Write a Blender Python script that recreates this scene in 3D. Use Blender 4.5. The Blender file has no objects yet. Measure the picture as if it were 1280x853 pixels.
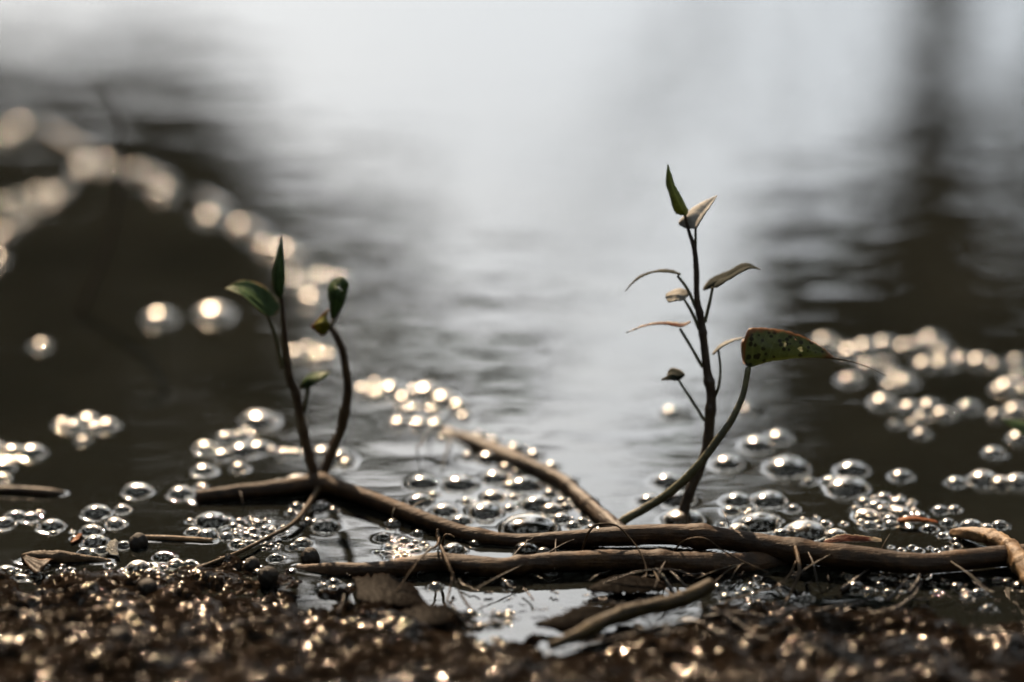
import bpy, math, random
import numpy as np
from mathutils import Vector

# ------------------------------------------------------------------ camera, sky, sun, exposure
sc = bpy.context.scene
COL = sc.collection
R = math.radians
PITCH, CAM_H, K = R(21.5), 0.377, 0.36 / 1280.0      # 100 mm lens on a 36 mm sensor
SUN_AZ, SUN_EL = R(-15), R(36)                       # azimuth from +Y towards +X

cam_d = bpy.data.cameras.new('camera'); cam = bpy.data.objects.new('camera', cam_d); COL.objects.link(cam)
cam.location = (0, 0, CAM_H); cam.rotation_euler = (R(90) - PITCH, 0, 0)
cam_d.lens = 100; cam_d.sensor_width = 36; cam_d.clip_start = 0.02; cam_d.clip_end = 2000
cam_d.dof.use_dof = True; cam_d.dof.focus_distance = 0.862; cam_d.dof.aperture_fstop = 3.0
cam_d.dof.aperture_blades = 0
sc.camera = cam

w = bpy.data.worlds.new('World'); sc.world = w; w.use_nodes = True
nt = w.node_tree; bg = nt.nodes['Background']
sky = nt.nodes.new('ShaderNodeTexSky'); sky.sky_type = 'NISHITA'; sky.sun_disc = False
sky.sun_elevation = SUN_EL; sky.sun_rotation = SUN_AZ
sky.air_density = 1.0; sky.dust_density = 1.6; sky.ozone_density = 1.0
# a thin even cloud veil over the clear sky, brighter towards the zenith as overcast skies are
geo = nt.nodes.new('ShaderNodeNewGeometry'); sep = nt.nodes.new('ShaderNodeSeparateXYZ'); nt.links.new(geo.outputs['Incoming'], sep.inputs[0])
up_ = nt.nodes.new('ShaderNodeMath'); up_.operation = 'ABSOLUTE'; nt.links.new(sep.outputs[2], up_.inputs[0])
lev = nt.nodes.new('ShaderNodeMapRange'); lev.inputs['From Min'].default_value = .12; lev.inputs['From Max'].default_value = .43; nt.links.new(up_.outputs[0], lev.inputs[0])
veil = nt.nodes.new('ShaderNodeMix'); veil.data_type = 'RGBA'; nt.links.new(lev.outputs[0], veil.inputs[0])
veil.inputs[6].default_value = (.6, .7, .8, 1); veil.inputs[7].default_value = (13.1, 13.8, 13.6, 1); veil.clamp_result = False
half = nt.nodes.new('ShaderNodeMix'); half.data_type = 'RGBA'; half.inputs[0].default_value = .62; half.clamp_result = False
nt.links.new(sky.outputs[0], half.inputs[6]); nt.links.new(veil.outputs[2], half.inputs[7])
nt.links.new(half.outputs[2], bg.inputs[0]); bg.inputs[1].default_value = 0.06

sd = bpy.data.lights.new('sun', 'SUN'); so = bpy.data.objects.new('sun', sd); COL.objects.link(so)
sd.energy = 2.6; sd.angle = R(0.6); sd.color = (1.0, 0.73, 0.48)
sun_dir = Vector((math.sin(SUN_AZ) * math.cos(SUN_EL), math.cos(SUN_AZ) * math.cos(SUN_EL), math.sin(SUN_EL)))
so.rotation_euler = sun_dir.to_track_quat('Z', 'Y').to_euler()
so.location = (-2, 3, 6)

sc.view_settings.view_transform = 'Standard'; sc.view_settings.look = 'None'
sc.view_settings.exposure = 2.65; sc.view_settings.gamma = 1.0
sc.cycles.use_denoising = True
sc.cycles.max_bounces = 10; sc.cycles.transparent_max_bounces = 24; sc.cycles.glossy_bounces = 6
sc.cycles.sample_clamp_indirect = 6.0
sc.cycles.caustics_reflective = False; sc.cycles.caustics_refractive = False

rng = np.random.default_rng(7); random.seed(7)

# ------------------------------------------------------------------ where a sight line meets the place
ct, st = math.cos(PITCH), math.sin(PITCH)
def ray(px, py):
    u = (px - 640) * K; v = -(py - 426.5) * K
    return np.array([u, ct + v * st, -st + v * ct])
def at(px, py, z=0.0):                                # on a level sheet
    d = ray(px, py); t = (z - CAM_H) / d[2]
    return np.array([0, 0, CAM_H]) + d * t
def up(px, py, y0, lean=0.22, d=0.0):                 # on a standing sheet through y0, leaning back
    r = ray(px, py); t = (y0 + d + lean * CAM_H) / (r[1] - lean * r[2])
    return np.array([0, 0, CAM_H]) + r * t
def scale_at(p):                                      # metres per photo pixel at p
    return (p[1] * ct + (CAM_H - p[2]) * st) * K
def mirror(px, py, dist):                             # a point seen in the water at px, py, dist metres away
    d = ray(px, py); t = -CAM_H / d[2]; h = np.array([0, 0, CAM_H]) + d * t
    m = d * np.array([1, 1, -1]); m /= np.linalg.norm(m)
    return h + m * dist

# ------------------------------------------------------------------ materials
def mat(name):
    m = bpy.data.materials.new(name); m.use_nodes = True
    n = m.node_tree.nodes; n.clear()
    out = n.new('ShaderNodeOutputMaterial')
    return m, m.node_tree, out
def nd(t, typ, **kw):
    n = t.nodes.new(typ)
    for k, v in kw.items(): setattr(n, k, v)
    return n
def setv(n, **kw):
    for k, v in kw.items():
        n.inputs[k.replace('_', ' ')].default_value = v
def math_(t, op, a, b=None):
    n = nd(t, 'ShaderNodeMath', operation=op)
    for i, x in enumerate((a, b)):
        if x is None: continue
        if isinstance(x, (int, float)): n.inputs[i].default_value = x
        else: t.links.new(x, n.inputs[i])
    return n.outputs[0]
def noise(t, scale, detail=4, rough=.55, mapping=None, coord='Object'):
    tc = nd(t, 'ShaderNodeTexCoord'); v = tc.outputs[coord]
    if mapping:
        mp = nd(t, 'ShaderNodeMapping'); mp.inputs['Scale'].default_value = mapping
        t.links.new(v, mp.inputs[0]); v = mp.outputs[0]
    n = nd(t, 'ShaderNodeTexNoise'); setv(n, Scale=scale, Detail=detail, Roughness=rough)
    t.links.new(v, n.inputs['Vector'])
    return n.outputs[0]
def ramp(t, fac, stops):
    r = nd(t, 'ShaderNodeValToRGB'); e = r.color_ramp.elements
    while len(e) < len(stops): e.new(0.5)
    for i, (p, c) in enumerate(stops):
        e[i].position = p; e[i].color = (*c, 1) if len(c) == 3 else c
    t.links.new(fac, r.inputs[0]); return r.outputs[0]
def bump(t, h, strength, dist):
    b = nd(t, 'ShaderNodeBump'); setv(b, Strength=strength, Distance=dist)
    t.links.new(h, b.inputs['Height']); return b.outputs[0]

def skin(t, out, col, rough, gloss, nrm, trans=0.0):
    """matt body with a weak even gloss over it"""
    df = nd(t, 'ShaderNodeBsdfDiffuse'); t.links.new(col, df.inputs[0]); t.links.new(nrm, df.inputs['Normal'])
    gl = nd(t, 'ShaderNodeBsdfGlossy'); t.links.new(nrm, gl.inputs['Normal']); gl.inputs['Color'].default_value = (1, 1, 1, 1)
    if isinstance(rough, float): setv(gl, Roughness=rough)
    else: t.links.new(rough, gl.inputs['Roughness'])
    body = df.outputs[0]
    if trans:
        tr = nd(t, 'ShaderNodeBsdfTranslucent'); t.links.new(col, tr.inputs[0])
        m0 = nd(t, 'ShaderNodeMixShader'); m0.inputs[0].default_value = trans
        t.links.new(body, m0.inputs[1]); t.links.new(tr.outputs[0], m0.inputs[2]); body = m0.outputs[0]
    lw = nd(t, 'ShaderNodeLayerWeight'); setv(lw, Blend=.5)
    f = math_(t, 'MULTIPLY', math_(t, 'ADD', math_(t, 'MULTIPLY', math_(t, 'POWER', lw.outputs['Facing'], 3.0), 2.0), 1.0), gloss)
    m1 = nd(t, 'ShaderNodeMixShader'); t.links.new(f, m1.inputs[0])
    t.links.new(body, m1.inputs[1]); t.links.new(gl.outputs[0], m1.inputs[2]); t.links.new(m1.outputs[0], out.inputs[0])
def stem_mat(name, c0, c1, c2, rough=.42, scale=220, spec=.16, streak=None):
    m, t, out = mat(name)
    n1 = noise(t, scale, 6, .65); n2 = noise(t, scale * 6, 3, .6); n3 = noise(t, scale * .22, 4, .6)
    col = ramp(t, math_(t, 'ADD', math_(t, 'MULTIPLY', n1, .6), math_(t, 'MULTIPLY', n3, .4)), [(.36, c0), (.51, c1), (.64, c2)])
    rr = nd(t, 'ShaderNodeMapRange'); setv(rr, To_Min=rough - .12, To_Max=rough + .2); t.links.new(n1, rr.inputs[0])
    mx = math_(t, 'ADD', math_(t, 'MULTIPLY', n1, .6), math_(t, 'MULTIPLY', n2, .4))
    if streak: mx = math_(t, 'ADD', math_(t, 'MULTIPLY', mx, .5), math_(t, 'MULTIPLY', noise(t, 1.0, 4, .6, streak), .6))
    skin(t, out, col, rr.outputs[0], spec * .16, bump(t, mx, .8, .0011)); return m
M_VINE = stem_mat('brown_vine_bark', (.007, .0036, .0017), (.020, .0104, .0045), (.048, .026, .011), .42, spec=.09, streak=(70, 900, 900))
M_TAN = stem_mat('tan_vine_bark', (.032, .018, .008), (.085, .049, .021), (.15, .095, .043), .45)
M_SHOOT = stem_mat('dark_shoot_skin', (.010, .007, .005), (.022, .015, .009), (.042, .032, .015), .38)
M_BROWNSHOOT = stem_mat('brown_shoot_skin', (.014, .008, .004), (.034, .020, .010), (.062, .042, .019), .38)
M_PETIOLE = stem_mat('green_petiole_skin', (.018, .018, .008), (.042, .042, .018), (.075, .07, .03), .42)
M_TWIG = stem_mat('green_twig_bark', (.010, .0065, .0028), (.026, .018, .007), (.046, .033, .013), .4, spec=.08)
M_ROOT = stem_mat('rootlet_skin', (.012, .0075, .004), (.030, .019, .0095), (.058, .037, .019), .4, spec=.08)
M_WET = stem_mat('wet_stem_skin', (.007, .004, .0022), (.018, .0108, .0055), (.038, .023, .0115), .34, spec=.16)
M_GLINT = stem_mat('dripping_stem_skin', (.02, .012, .007), (.05, .03, .016), (.09, .06, .03), .2, spec=.5)
M_STRAW = stem_mat('wet_straw', (.004, .0028, .002), (.009, .006, .004), (.018, .012, .008), .2, spec=.2)
M_BALL = stem_mat('dark_clay', (.005, .004, .003), (.010, .008, .006), (.018, .014, .010), .34, 400, .12)
M_BARK = stem_mat('tree_bark', (.02, .016, .012), (.05, .04, .03), (.09, .075, .055), .8, 6)

def leaf_mat(name, base, dark, edge, spots=0.0, trans=.35, rough=.35, edge_at=.86, vein=.5, gloss=.007):
    m, t, out = mat(name)
    uv = nd(t, 'ShaderNodeTexCoord'); sx = nd(t, 'ShaderNodeSeparateXYZ'); t.links.new(uv.outputs['UV'], sx.inputs[0])
    u, v = sx.outputs[0], sx.outputs[1]
    av = math_(t, 'ABSOLUTE', math_(t, 'SUBTRACT', math_(t, 'MULTIPLY', v, 2.0), 1.0))
    nz = noise(t, 350, 4, .6)
    c = ramp(t, nz, [(.3, dark), (.68, base)])
    # side veins: paler lines slanting from the midrib
    ph = math_(t, 'SUBTRACT', math_(t, 'MULTIPLY', u, 9.0), math_(t, 'MULTIPLY', av, 2.6))
    fr = math_(t, 'ABSOLUTE', math_(t, 'SUBTRACT', math_(t, 'FRACT', ph), .5))
    ve = nd(t, 'ShaderNodeMapRange', clamp=True); setv(ve, From_Min=.43, From_Max=.5, To_Min=0, To_Max=vein * .5); t.links.new(fr, ve.inputs[0])
    mr = nd(t, 'ShaderNodeMapRange', clamp=True); setv(mr, From_Min=.07, From_Max=.02, To_Min=0, To_Max=vein); t.links.new(av, mr.inputs[0])
    vm = math_(t, 'MAXIMUM', ve.outputs[0], mr.outputs[0])
    def mixc(a, b, f):
        x = nd(t, 'ShaderNodeMix', data_type='RGBA'); t.links.new(f, x.inputs[0])
        t.links.new(a, x.inputs[6])
        if isinstance(b, tuple): x.inputs[7].default_value = (*b, 1)
        else: t.links.new(b, x.inputs[7])
        return x.outputs[2]
    c = mixc(c, tuple(min(1, k * 1.9 + .02) for k in base), vm)
    if spots:
        vo = nd(t, 'ShaderNodeTexVoronoi'); setv(vo, Scale=520.0); tc = nd(t, 'ShaderNodeTexCoord'); t.links.new(tc.outputs['Object'], vo.inputs['Vector'])
        big = noise(t, 160, 2); th = math_(t, 'MULTIPLY', big, .55 * spots)
        s = math_(t, 'LESS_THAN', vo.outputs['Distance'], th)
        c = mixc(c, (.014, .010, .006), math_(t, 'MULTIPLY', s, .85))
    e0 = math_(t, 'ADD', av, math_(t, 'MULTIPLY', math_(t, 'SUBTRACT', nz, .5), .35))
    e1 = math_(t, 'MAXIMUM', e0, math_(t, 'ADD', u, math_(t, 'MULTIPLY', math_(t, 'SUBTRACT', nz, .5), .2)))
    em = nd(t, 'ShaderNodeMapRange', clamp=True); setv(em, From_Min=edge_at, From_Max=edge_at + .1); t.links.new(e1, em.inputs[0])
    c = mixc(c, edge, em.outputs[0])
    nrm = bump(t, math_(t, 'ADD', math_(t, 'MULTIPLY', vm, -1.0), math_(t, 'MULTIPLY', nz, .8)), .5, .0006)
    skin(t, out, c, rough, gloss, nrm, trans); return m
M_LEAF = leaf_mat('green_leaf', (.052, .085, .032), (.024, .044, .018), (.16, .11, .05), 0, .45, .35, .93)
M_BIGLEAF = leaf_mat('spotted_leaf', (.105, .120, .040), (.060, .072, .024), (.15, .07, .028), 1.25, .55, .38, .84)
M_BUD = leaf_mat('young_leaf', (.17, .20, .06), (.08, .105, .032), (.05, .045, .02), 0, .4, .4, .95)
M_YELLOW = leaf_mat('yellowing_leaf', (.20, .19, .05), (.05, .07, .02), (.13, .05, .025), .3, .4, .4, .8)
M_PALE = leaf_mat('bleached_leaf', (.21, .21, .195), (.12, .12, .105), (.15, .14, .12), 0, .3, .55, .95, .25)
M_WHITE = leaf_mat('white_leaf', (.34, .34, .33), (.22, .22, .21), (.30, .29, .25), 0, .3, .55, .95, .25)
M_DARKLEAF = leaf_mat('dark_leaf', (.007, .010, .006), (.0035, .0055, .0035), (.08, .068, .05), .2, .12, .75, .9)
M_RED = leaf_mat('withered_red_leaf', (.06, .015, .008), (.02, .008, .005), (.17, .14, .10), 0, .25, .4, .78, .2)
M_DEAD = leaf_mat('wet_dead_leaf', (.0035, .0026, .0018), (.0015, .0012, .0009), (.007, .0045, .003), .3, .02, .42, .9, .3, .0012)
M_HUSK = leaf_mat('wet_husk', (.03, .023, .018), (.016, .012, .009), (.12, .06, .03), 0, .3, .4, .9, .3)
M_ORANGE = leaf_mat('orange_leaf_scrap', (.16, .055, .016), (.08, .026, .009), (.12, .04, .02), 0, .25, .35, .9, .2)

def tree_leaf_mat():
    m, t, out = mat('tree_foliage')
    inf = noise(t, 1.3, 3); c = ramp(t, inf, [(.3, (.012, .017, .007)), (.7, (.034, .040, .016))])
    p = nd(t, 'ShaderNodeBsdfPrincipled'); t.links.new(c, p.inputs['Base Color']); setv(p, Roughness=.5)
    tr = nd(t, 'ShaderNodeBsdfTranslucent'); t.links.new(c, tr.inputs[0])
    mx = nd(t, 'ShaderNodeMixShader'); mx.inputs[0].default_value = .3
    t.links.new(p.outputs[0], mx.inputs[1]); t.links.new(tr.outputs[0], mx.inputs[2]); t.links.new(mx.outputs[0], out.inputs[0])
    return m
M_FOLIAGE = tree_leaf_mat()

def water_mat():
    m, t, out = mat('murky_pond_water')
    h1 = noise(t, 1.0, 3, .55, (26, 95, 1)); h2 = noise(t, 1.0, 2, .5, (70, 330, 1)); h3 = noise(t, 1.0, 2, .5, (8, 26, 1))
    h = math_(t, 'ADD', math_(t, 'ADD', math_(t, 'MULTIPLY', h1, .34), math_(t, 'MULTIPLY', h2, .2)), math_(t, 'MULTIPLY', h3, .4))
    nrm = bump(t, h, 1.0, .00013)
    fr = nd(t, 'ShaderNodeFresnel'); setv(fr, IOR=1.48); t.links.new(nrm, fr.inputs['Normal'])
    gl = nd(t, 'ShaderNodeBsdfGlossy'); setv(gl, Roughness=.03); gl.inputs['Color'].default_value = (1, 1, 1, 1); t.links.new(nrm, gl.inputs['Normal'])
    df = nd(t, 'ShaderNodeBsdfDiffuse'); murk = noise(t, 14, 4)
    t.links.new(ramp(t, murk, [(.35, (.0074, .0083, .0072)), (.7, (.0135, .0146, .0125))]), df.inputs[0])
    tp = nd(t, 'ShaderNodeBsdfTransparent'); tp.inputs[0].default_value = (.40, .41, .34, 1)
    m1 = nd(t, 'ShaderNodeMixShader'); m1.inputs[0].default_value = .45
    t.links.new(df.outputs[0], m1.inputs[1]); t.links.new(tp.outputs[0], m1.inputs[2])
    m2 = nd(t, 'ShaderNodeMixShader'); t.links.new(fr.outputs[0], m2.inputs[0])
    t.links.new(m1.outputs[0], m2.inputs[1]); t.links.new(gl.outputs[0], m2.inputs[2])
    t.links.new(m2.outputs[0], out.inputs[0]); return m
M_WATER = water_mat()

def bubble_mat():
    m, t, out = mat('bubble_film')
    lw = nd(t, 'ShaderNodeLayerWeight'); setv(lw, Blend=.5)
    f = math_(t, 'ADD', math_(t, 'MULTIPLY', math_(t, 'POWER', lw.outputs['Facing'], 4.2), .97), .008)
    rf = math_(t, 'DIVIDE', math_(t, 'MULTIPLY', f, 2.0), math_(t, 'ADD', f, 1.0))
    oi = nd(t, 'ShaderNodeObjectInfo'); sm = nd(t, 'ShaderNodeMapRange'); setv(sm, To_Min=.09, To_Max=.30)
    t.links.new(math_(t, 'POWER', oi.outputs['Random'], 1.6), sm.inputs[0])
    gl = nd(t, 'ShaderNodeBsdfGlossy'); t.links.new(sm.outputs[0], gl.inputs['Roughness']); gl.inputs['Color'].default_value = (1, .98, .95, 1)
    tp = nd(t, 'ShaderNodeBsdfTransparent'); tp.inputs[0].default_value = (.90, .88, .84, 1)
    mx = nd(t, 'ShaderNodeMixShader'); t.links.new(rf, mx.inputs[0])
    t.links.new(tp.outputs[0], mx.inputs[1]); t.links.new(gl.outputs[0], mx.inputs[2]); t.links.new(mx.outputs[0], out.inputs[0])
    return m
M_BUBBLE = bubble_mat()

def mud_mat():
    m, t, out = mat('wet_mud')
    n1 = noise(t, 60, 6, .65); n2 = noise(t, 900, 4, .7); n3 = noise(t, 18, 3)
    c = ramp(t, n1, [(.3, (.0025, .0018, .0012)), (.55, (.0055, .0038, .0025)), (.78, (.012, .0085, .0055))])
    wet = nd(t, 'ShaderNodeMapRange', clamp=True); setv(wet, From_Min=.50, From_Max=.60, To_Min=.0014, To_Max=.026); t.links.new(noise(t, 75, 4, .6), wet.inputs[0])
    df = nd(t, 'ShaderNodeBsdfDiffuse'); t.links.new(c, df.inputs[0]); t.links.new(bump(t, n2, .7, .0008), df.inputs['Normal'])
    gl = nd(t, 'ShaderNodeBsdfGlossy'); setv(gl, Roughness=.075); gl.inputs['Color'].default_value = (1, .95, .9, 1)
    mx = nd(t, 'ShaderNodeMixShader'); t.links.new(wet.outputs[0], mx.inputs[0])
    t.links.new(df.outputs[0], mx.inputs[1]); t.links.new(gl.outputs[0], mx.inputs[2]); t.links.new(mx.outputs[0], out.inputs[0]); return m
M_MUD = mud_mat()

# ------------------------------------------------------------------ mesh helpers
def mesh_obj(name, V, F, material, parent=None, base=None, smooth=True, uv=None):
    V = np.asarray(V, float)
    if base is not None: V = V - np.asarray(base)
    me = bpy.data.meshes.new(name); me.from_pydata(V.tolist(), [], F)
    me.materials.append(material)
    if smooth: me.polygons.foreach_set('use_smooth', [True] * len(me.polygons))
    if uv is not None:
        ul = me.uv_layers.new(name='uv'); li = np.zeros(len(me.loops), int); me.loops.foreach_get('vertex_index', li)
        ul.data.foreach_set('uv', np.asarray(uv, float)[li].ravel())
    me.update()
    o = bpy.data.objects.new(name, me); COL.objects.link(o)
    if parent is not None: o.parent = parent
    return o
def thing(name, label, cat, base, group=None):
    o = bpy.data.objects.new(name, None); COL.objects.link(o); o.location = tuple(base); o.empty_display_size = .01
    o['label'] = label; o['category'] = cat
    if group: o['group'] = group
    return o
def tag(o, label, cat, group=None):
    o['label'] = label; o['category'] = cat
    if group: o['group'] = group
    return o
def grid_mesh(name, X, Y, Z, material, uvs=False):
    ny, nx = Z.shape
    V = np.empty((ny, nx, 3)); V[..., 0] = X[None, :]; V[..., 1] = Y[:, None]; V[..., 2] = Z
    me = bpy.data.meshes.new(name); nv = ny * nx; nf = (ny - 1) * (nx - 1)
    me.vertices.add(nv); me.vertices.foreach_set('co', V.ravel())
    i = (np.arange(ny - 1)[:, None] * nx + np.arange(nx - 1)[None, :]).ravel()
    L = np.stack([i, i + 1, i + nx + 1, i + nx], 1).ravel()
    me.loops.add(nf * 4); me.loops.foreach_set('vertex_index', L)
    me.polygons.add(nf); me.polygons.foreach_set('loop_start', np.arange(nf) * 4)
    me.polygons.foreach_set('use_smooth', np.ones(nf, bool))
    me.update(calc_edges=True); me.materials.append(material)
    o = bpy.data.objects.new(name, me); COL.objects.link(o); return o
def spline(P, n):
    P = np.asarray(P, float)
    if len(P) == 2: return P[0] + (P[1] - P[0]) * np.linspace(0, 1, n)[:, None]
    seg = np.linalg.norm(np.diff(P[:, :2], axis=0), axis=1) + 1e-9
    T = np.concatenate([[0], np.cumsum(np.sqrt(seg) if False else seg)])
    d = np.zeros_like(P); s = np.diff(P, axis=0) / np.diff(T)[:, None]
    d[1:-1] = (s[:-1] * np.diff(T)[1:, None] + s[1:] * np.diff(T)[:-1, None]) / (T[2:] - T[:-2])[:, None]
    d[0] = s[0]; d[-1] = s[-1]
    t = np.linspace(0, T[-1], n); k = np.clip(np.searchsorted(T, t, 'right') - 1, 0, len(P) - 2)
    h = (T[k + 1] - T[k])[:, None]; x = ((t - T[k])[:, None]) / h
    return (2*x**3 - 3*x**2 + 1) * P[k] + (x**3 - 2*x**2 + x) * h * d[k] + (-2*x**3 + 3*x**2) * P[k+1] + (x**3 - x**2) * h * d[k+1]
def vnoise1(n, step, amp):
    k = max(2, int(n / step) + 2); r = rng.normal(0, amp, k)
    return np.interp(np.linspace(0, k - 1, n), np.arange(k), r)
def tube(name, P, rad, material, parent=None, base=None, n=60, seg=14, rough=.05, nodes=(), flat=1.0, cap=True):
    """P: 3D points, rad: radius at each; nodes: places (0..1) with a swollen ring"""
    P = np.asarray(P, float); q = np.column_stack([P, np.asarray(rad, float)])
    sp = spline(np.column_stack([P * 1000, q[:, 3] * 1000]), n) / 1000
    C, r = sp[:, :3], np.maximum(sp[:, 3], 2e-5)
    tt = np.linspace(0, 1, n)
    for k in nodes: r = r * (1 + .22 * np.exp(-((tt - k) / .012) ** 2))
    T = np.gradient(C, axis=0); T /= np.linalg.norm(T, axis=1)[:, None]
    a = np.array([0, 0, 1.0]) if abs(T[0, 2]) < .8 else np.array([0, 1.0, 0])
    N = np.zeros_like(C); nrm = a - T[0] * a.dot(T[0])
    for i in range(n):
        nrm = nrm - T[i] * nrm.dot(T[i]); nrm /= np.linalg.norm(nrm); N[i] = nrm
    B = np.cross(T, N)
    ang = np.linspace(0, 2 * math.pi, seg, endpoint=False)
    rr = r[:, None] * (1 + rough * rng.normal(0, .35, (n, seg)) + vnoise1(n, 6, rough)[:, None])
    rr = rr * (1 + rough * .9 * np.sin(3 * ang[None, :] + 9 * tt[:, None] + 1.3) * (.5 + .5 * np.sin(23 * tt[:, None])) + rough * .5 * np.sin(5 * ang[None, :] - 14 * tt[:, None]))
    V = C[:, None, :] + rr[..., None] * (np.cos(ang)[None, :, None] * N[:, None, :] * flat + np.sin(ang)[None, :, None] * B[:, None, :])
    V = V.reshape(-1, 3); F = []
    for i in range(n - 1):
        for j in range(seg):
            j2 = (j + 1) % seg; F.append((i*seg + j, (i+1)*seg + j, (i+1)*seg + j2, i*seg + j2))
    if cap:
        V = np.vstack([V, C[0] - T[0] * r[0] * .35, C[-1] + T[-1] * r[-1] * .35]); a0 = n * seg
        for j in range(seg):
            j2 = (j + 1) % seg
            F.append((a0, j, j2)); F.append((a0 + 1, (n-1)*seg + j2, (n-1)*seg + j))
    return mesh_obj(name, V, F, material, parent, base)
def stick_points(pts, sink=.25):
    P, r = [], []
    for p in pts:
        q = at(p[0], p[1]); rr = p[2] * scale_at(q)
        z = p[3] / 1000 if len(p) > 3 else rr * sink
        P.append(at(p[0], p[1], z)); r.append(rr)
    return P, r
def lying(name, pts, material, parent=None, base=None, sink=.25, **kw):
    """pts: (px, py, radius_px[, z_mm]) along something lying on the water"""
    P, r = stick_points(pts, sink)
    return tube(name, P, r, material, parent, base, **kw)
def leaf(name, A, Mi, B, pos, material, parent=None, base=None, nu=26, nv=6, holes=(), thick=.00022, bow_=.10, ragged=0.0):
    """two edges and a midrib as (px, py, depth_mm); pos turns those into points"""
    def line(L):
        P = np.array([pos(p[0], p[1], (p[2] if len(p) > 2 else 0) / 1000) for p in L]) * 1000
        return spline(P, nu) / 1000
    a, m, b = line(A), line(Mi), line(B)
    if ragged:
        a = m + (a - m) * (1 - ragged * np.abs(rng.normal(0, 1, (nu, 1)))); b = m + (b - m) * (1 - ragged * np.abs(rng.normal(0, 1, (nu, 1))))
    rows, uv = [], []
    for j in range(-nv, nv + 1):
        s = abs(j) / nv; e = a if j < 0 else b
        bow = bow_ * math.sin(math.pi * s)
        nrm = np.cross(np.gradient(m, axis=0), e - m); ln = np.linalg.norm(nrm, axis=1)[:, None] + 1e-9
        wd = np.linalg.norm(e - m, axis=1)[:, None]
        rows.append(m + (e - m) * s + nrm / ln * wd * bow * (1 if j < 0 else -1))
        uv.append(np.column_stack([np.linspace(0, 1, nu), np.full(nu, .5 + .5 * j / nv)]))
    V = np.stack(rows, 1).reshape(-1, 3); U = np.stack(uv, 1).reshape(-1, 2); k = 2 * nv + 1
    V = V + rng.normal(0, .00006, V.shape)
    F = []
    for i in range(nu - 1):
        for j in range(k - 1):
            c = ((i + .5) / (nu - 1), (j + .5) / (k - 1))
            if any(((c[0] - h[0]) / h[2]) ** 2 + ((c[1] - h[1]) / h[3]) ** 2 < 1 for h in holes): continue
            F.append((i*k + j, i*k + j + 1, (i+1)*k + j + 1, (i+1)*k + j))
    o = mesh_obj(name, V, F, material, parent, base, uv=U)
    sm = o.modifiers.new('thickness', 'SOLIDIFY'); sm.thickness = thick; sm.offset = 0
    return o
def slim(M_, wd, dv=2.0, dd=5.0):
    """a leaf seen nearly edge on: midrib px points and widths -> edges"""
    A = [(x, y - dv * k, dd * k) for (x, y), k in zip(M_, wd)]
    B = [(x, y + dv * k, -dd * .8 * k) for (x, y), k in zip(M_, wd)]
    return A, [(x, y, 0) for x, y in M_], B

# ------------------------------------------------------------------ where things lie (sight lines to points on the water)
RUNNER = [(246, 621, 8, 1.2), (300, 615, 9, 2.0), (350, 610, 10, 2.6), (398, 604, 11, 3.0), (440, 616, 10, 3.0), (490, 634, 10, 2.6),
          (540, 653, 10, 2.0), (585, 668, 9, 1.2), (630, 675, 9, 1.0), (690, 675, 10, 2.0), (760, 671, 12, 3.6), (830, 668, 13, 4.4),
          (900, 673, 13.5, 4.8), (960, 683, 14, 4.6), (1020, 692, 14.5, 4.2), (1090, 699, 14.5, 4.0), (1150, 705, 13, 4.0),
          (1200, 701, 13, 4.2), (1245, 696, 13, 4.2), (1300, 692, 13, 4.0)]
LOWER = [(372, 714, 8, -1.0), (420, 713, 9, 0.6), (470, 713, 10, 1.4), (515, 708, 11, 2.0), (545, 703, 12, 2.6), (590, 707, 12, 2.6), (625, 709, 11, 2.6),
         (660, 705, 11.5, 2.8), (720, 701, 12, 3.0), (790, 700, 12.5, 3.0), (850, 703, 13, 2.8), (905, 706, 14, 1.8), (960, 703, 13, .4), (1010, 700, 12, -1.6)]
BEHIND = [(556, 541, 9, -.8), (588, 553, 10, .4), (625, 568, 11, .9), (665, 585, 11, .8), (700, 602, 10, .7), (725, 622, 10, 1.0), (752, 646, 10.5, 1.2), (778, 668, 10, .6)]
KNOBBLY = [(1190, 667, 7, .6), (1205, 667, 9, 2.4), (1235, 671, 10, 4.4), (1258, 682, 11, 5.4), (1275, 702, 11.5, 5.0), (1296, 735, 12, 4.0)]
TWIG = [(688, 808, 6, 3.0), (720, 795, 8, 3.6), (760, 775, 9.5, 4.6), (800, 762, 10, 5.0), (845, 752, 10, 5.2), (870, 742, 9.5, 5.6), (889, 731, 8.5, 6.4)]
REED = [(-20, 612, 5, .8), (30, 613, 5, .9), (68, 616, 4.5, .7), (80, 617, 3, .2)]
SHEATH = [(28, 697, 5, 1.0), (45, 697, 8, 1.2), (80, 697, 7, 1.0), (110, 699, 5, .6), (138, 702, 2.5, .1)]
STRAW_STICK = [(175, 672, 3, .4), (215, 673, 3.5, .6), (265, 676, 3, .3)]
GLINT_VINE = [(-60, 340, 4, -.6), (-30, 319, 4.5, .3), (-12, 307, 4.5, .5), (2, 297, 4.2, -.2), (14, 288, 4, -2.2), (25, 281, 4.5, .3), (36, 272, 4, -2.4), (48, 263, 4.5, .2), (60, 254, 4, -2.4), (76, 242, 4, -.2), (90, 230, 4, -2.4), (106, 212, 4.5, .4), (116, 203, 4, -2.2), (140, 180, 3, -2.4)]
FAR_VINE = [(50, 160, 7, -2.8), (95, 186, 7, -1.2), (130, 201, 7, -2.6), (165, 214, 7, -3.0), (195, 226, 7, -1.4), (225, 238, 7, -3.0), (270, 260, 7, -1.6), (295, 277, 7, -3.0), (320, 294, 7, -1.8), (365, 318, 6, -3.2)]
STICKS = [stick_points(p) for p in (RUNNER, LOWER, BEHIND, KNOBBLY, REED, SHEATH, STRAW_STICK, GLINT_VINE, FAR_VINE)]

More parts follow.
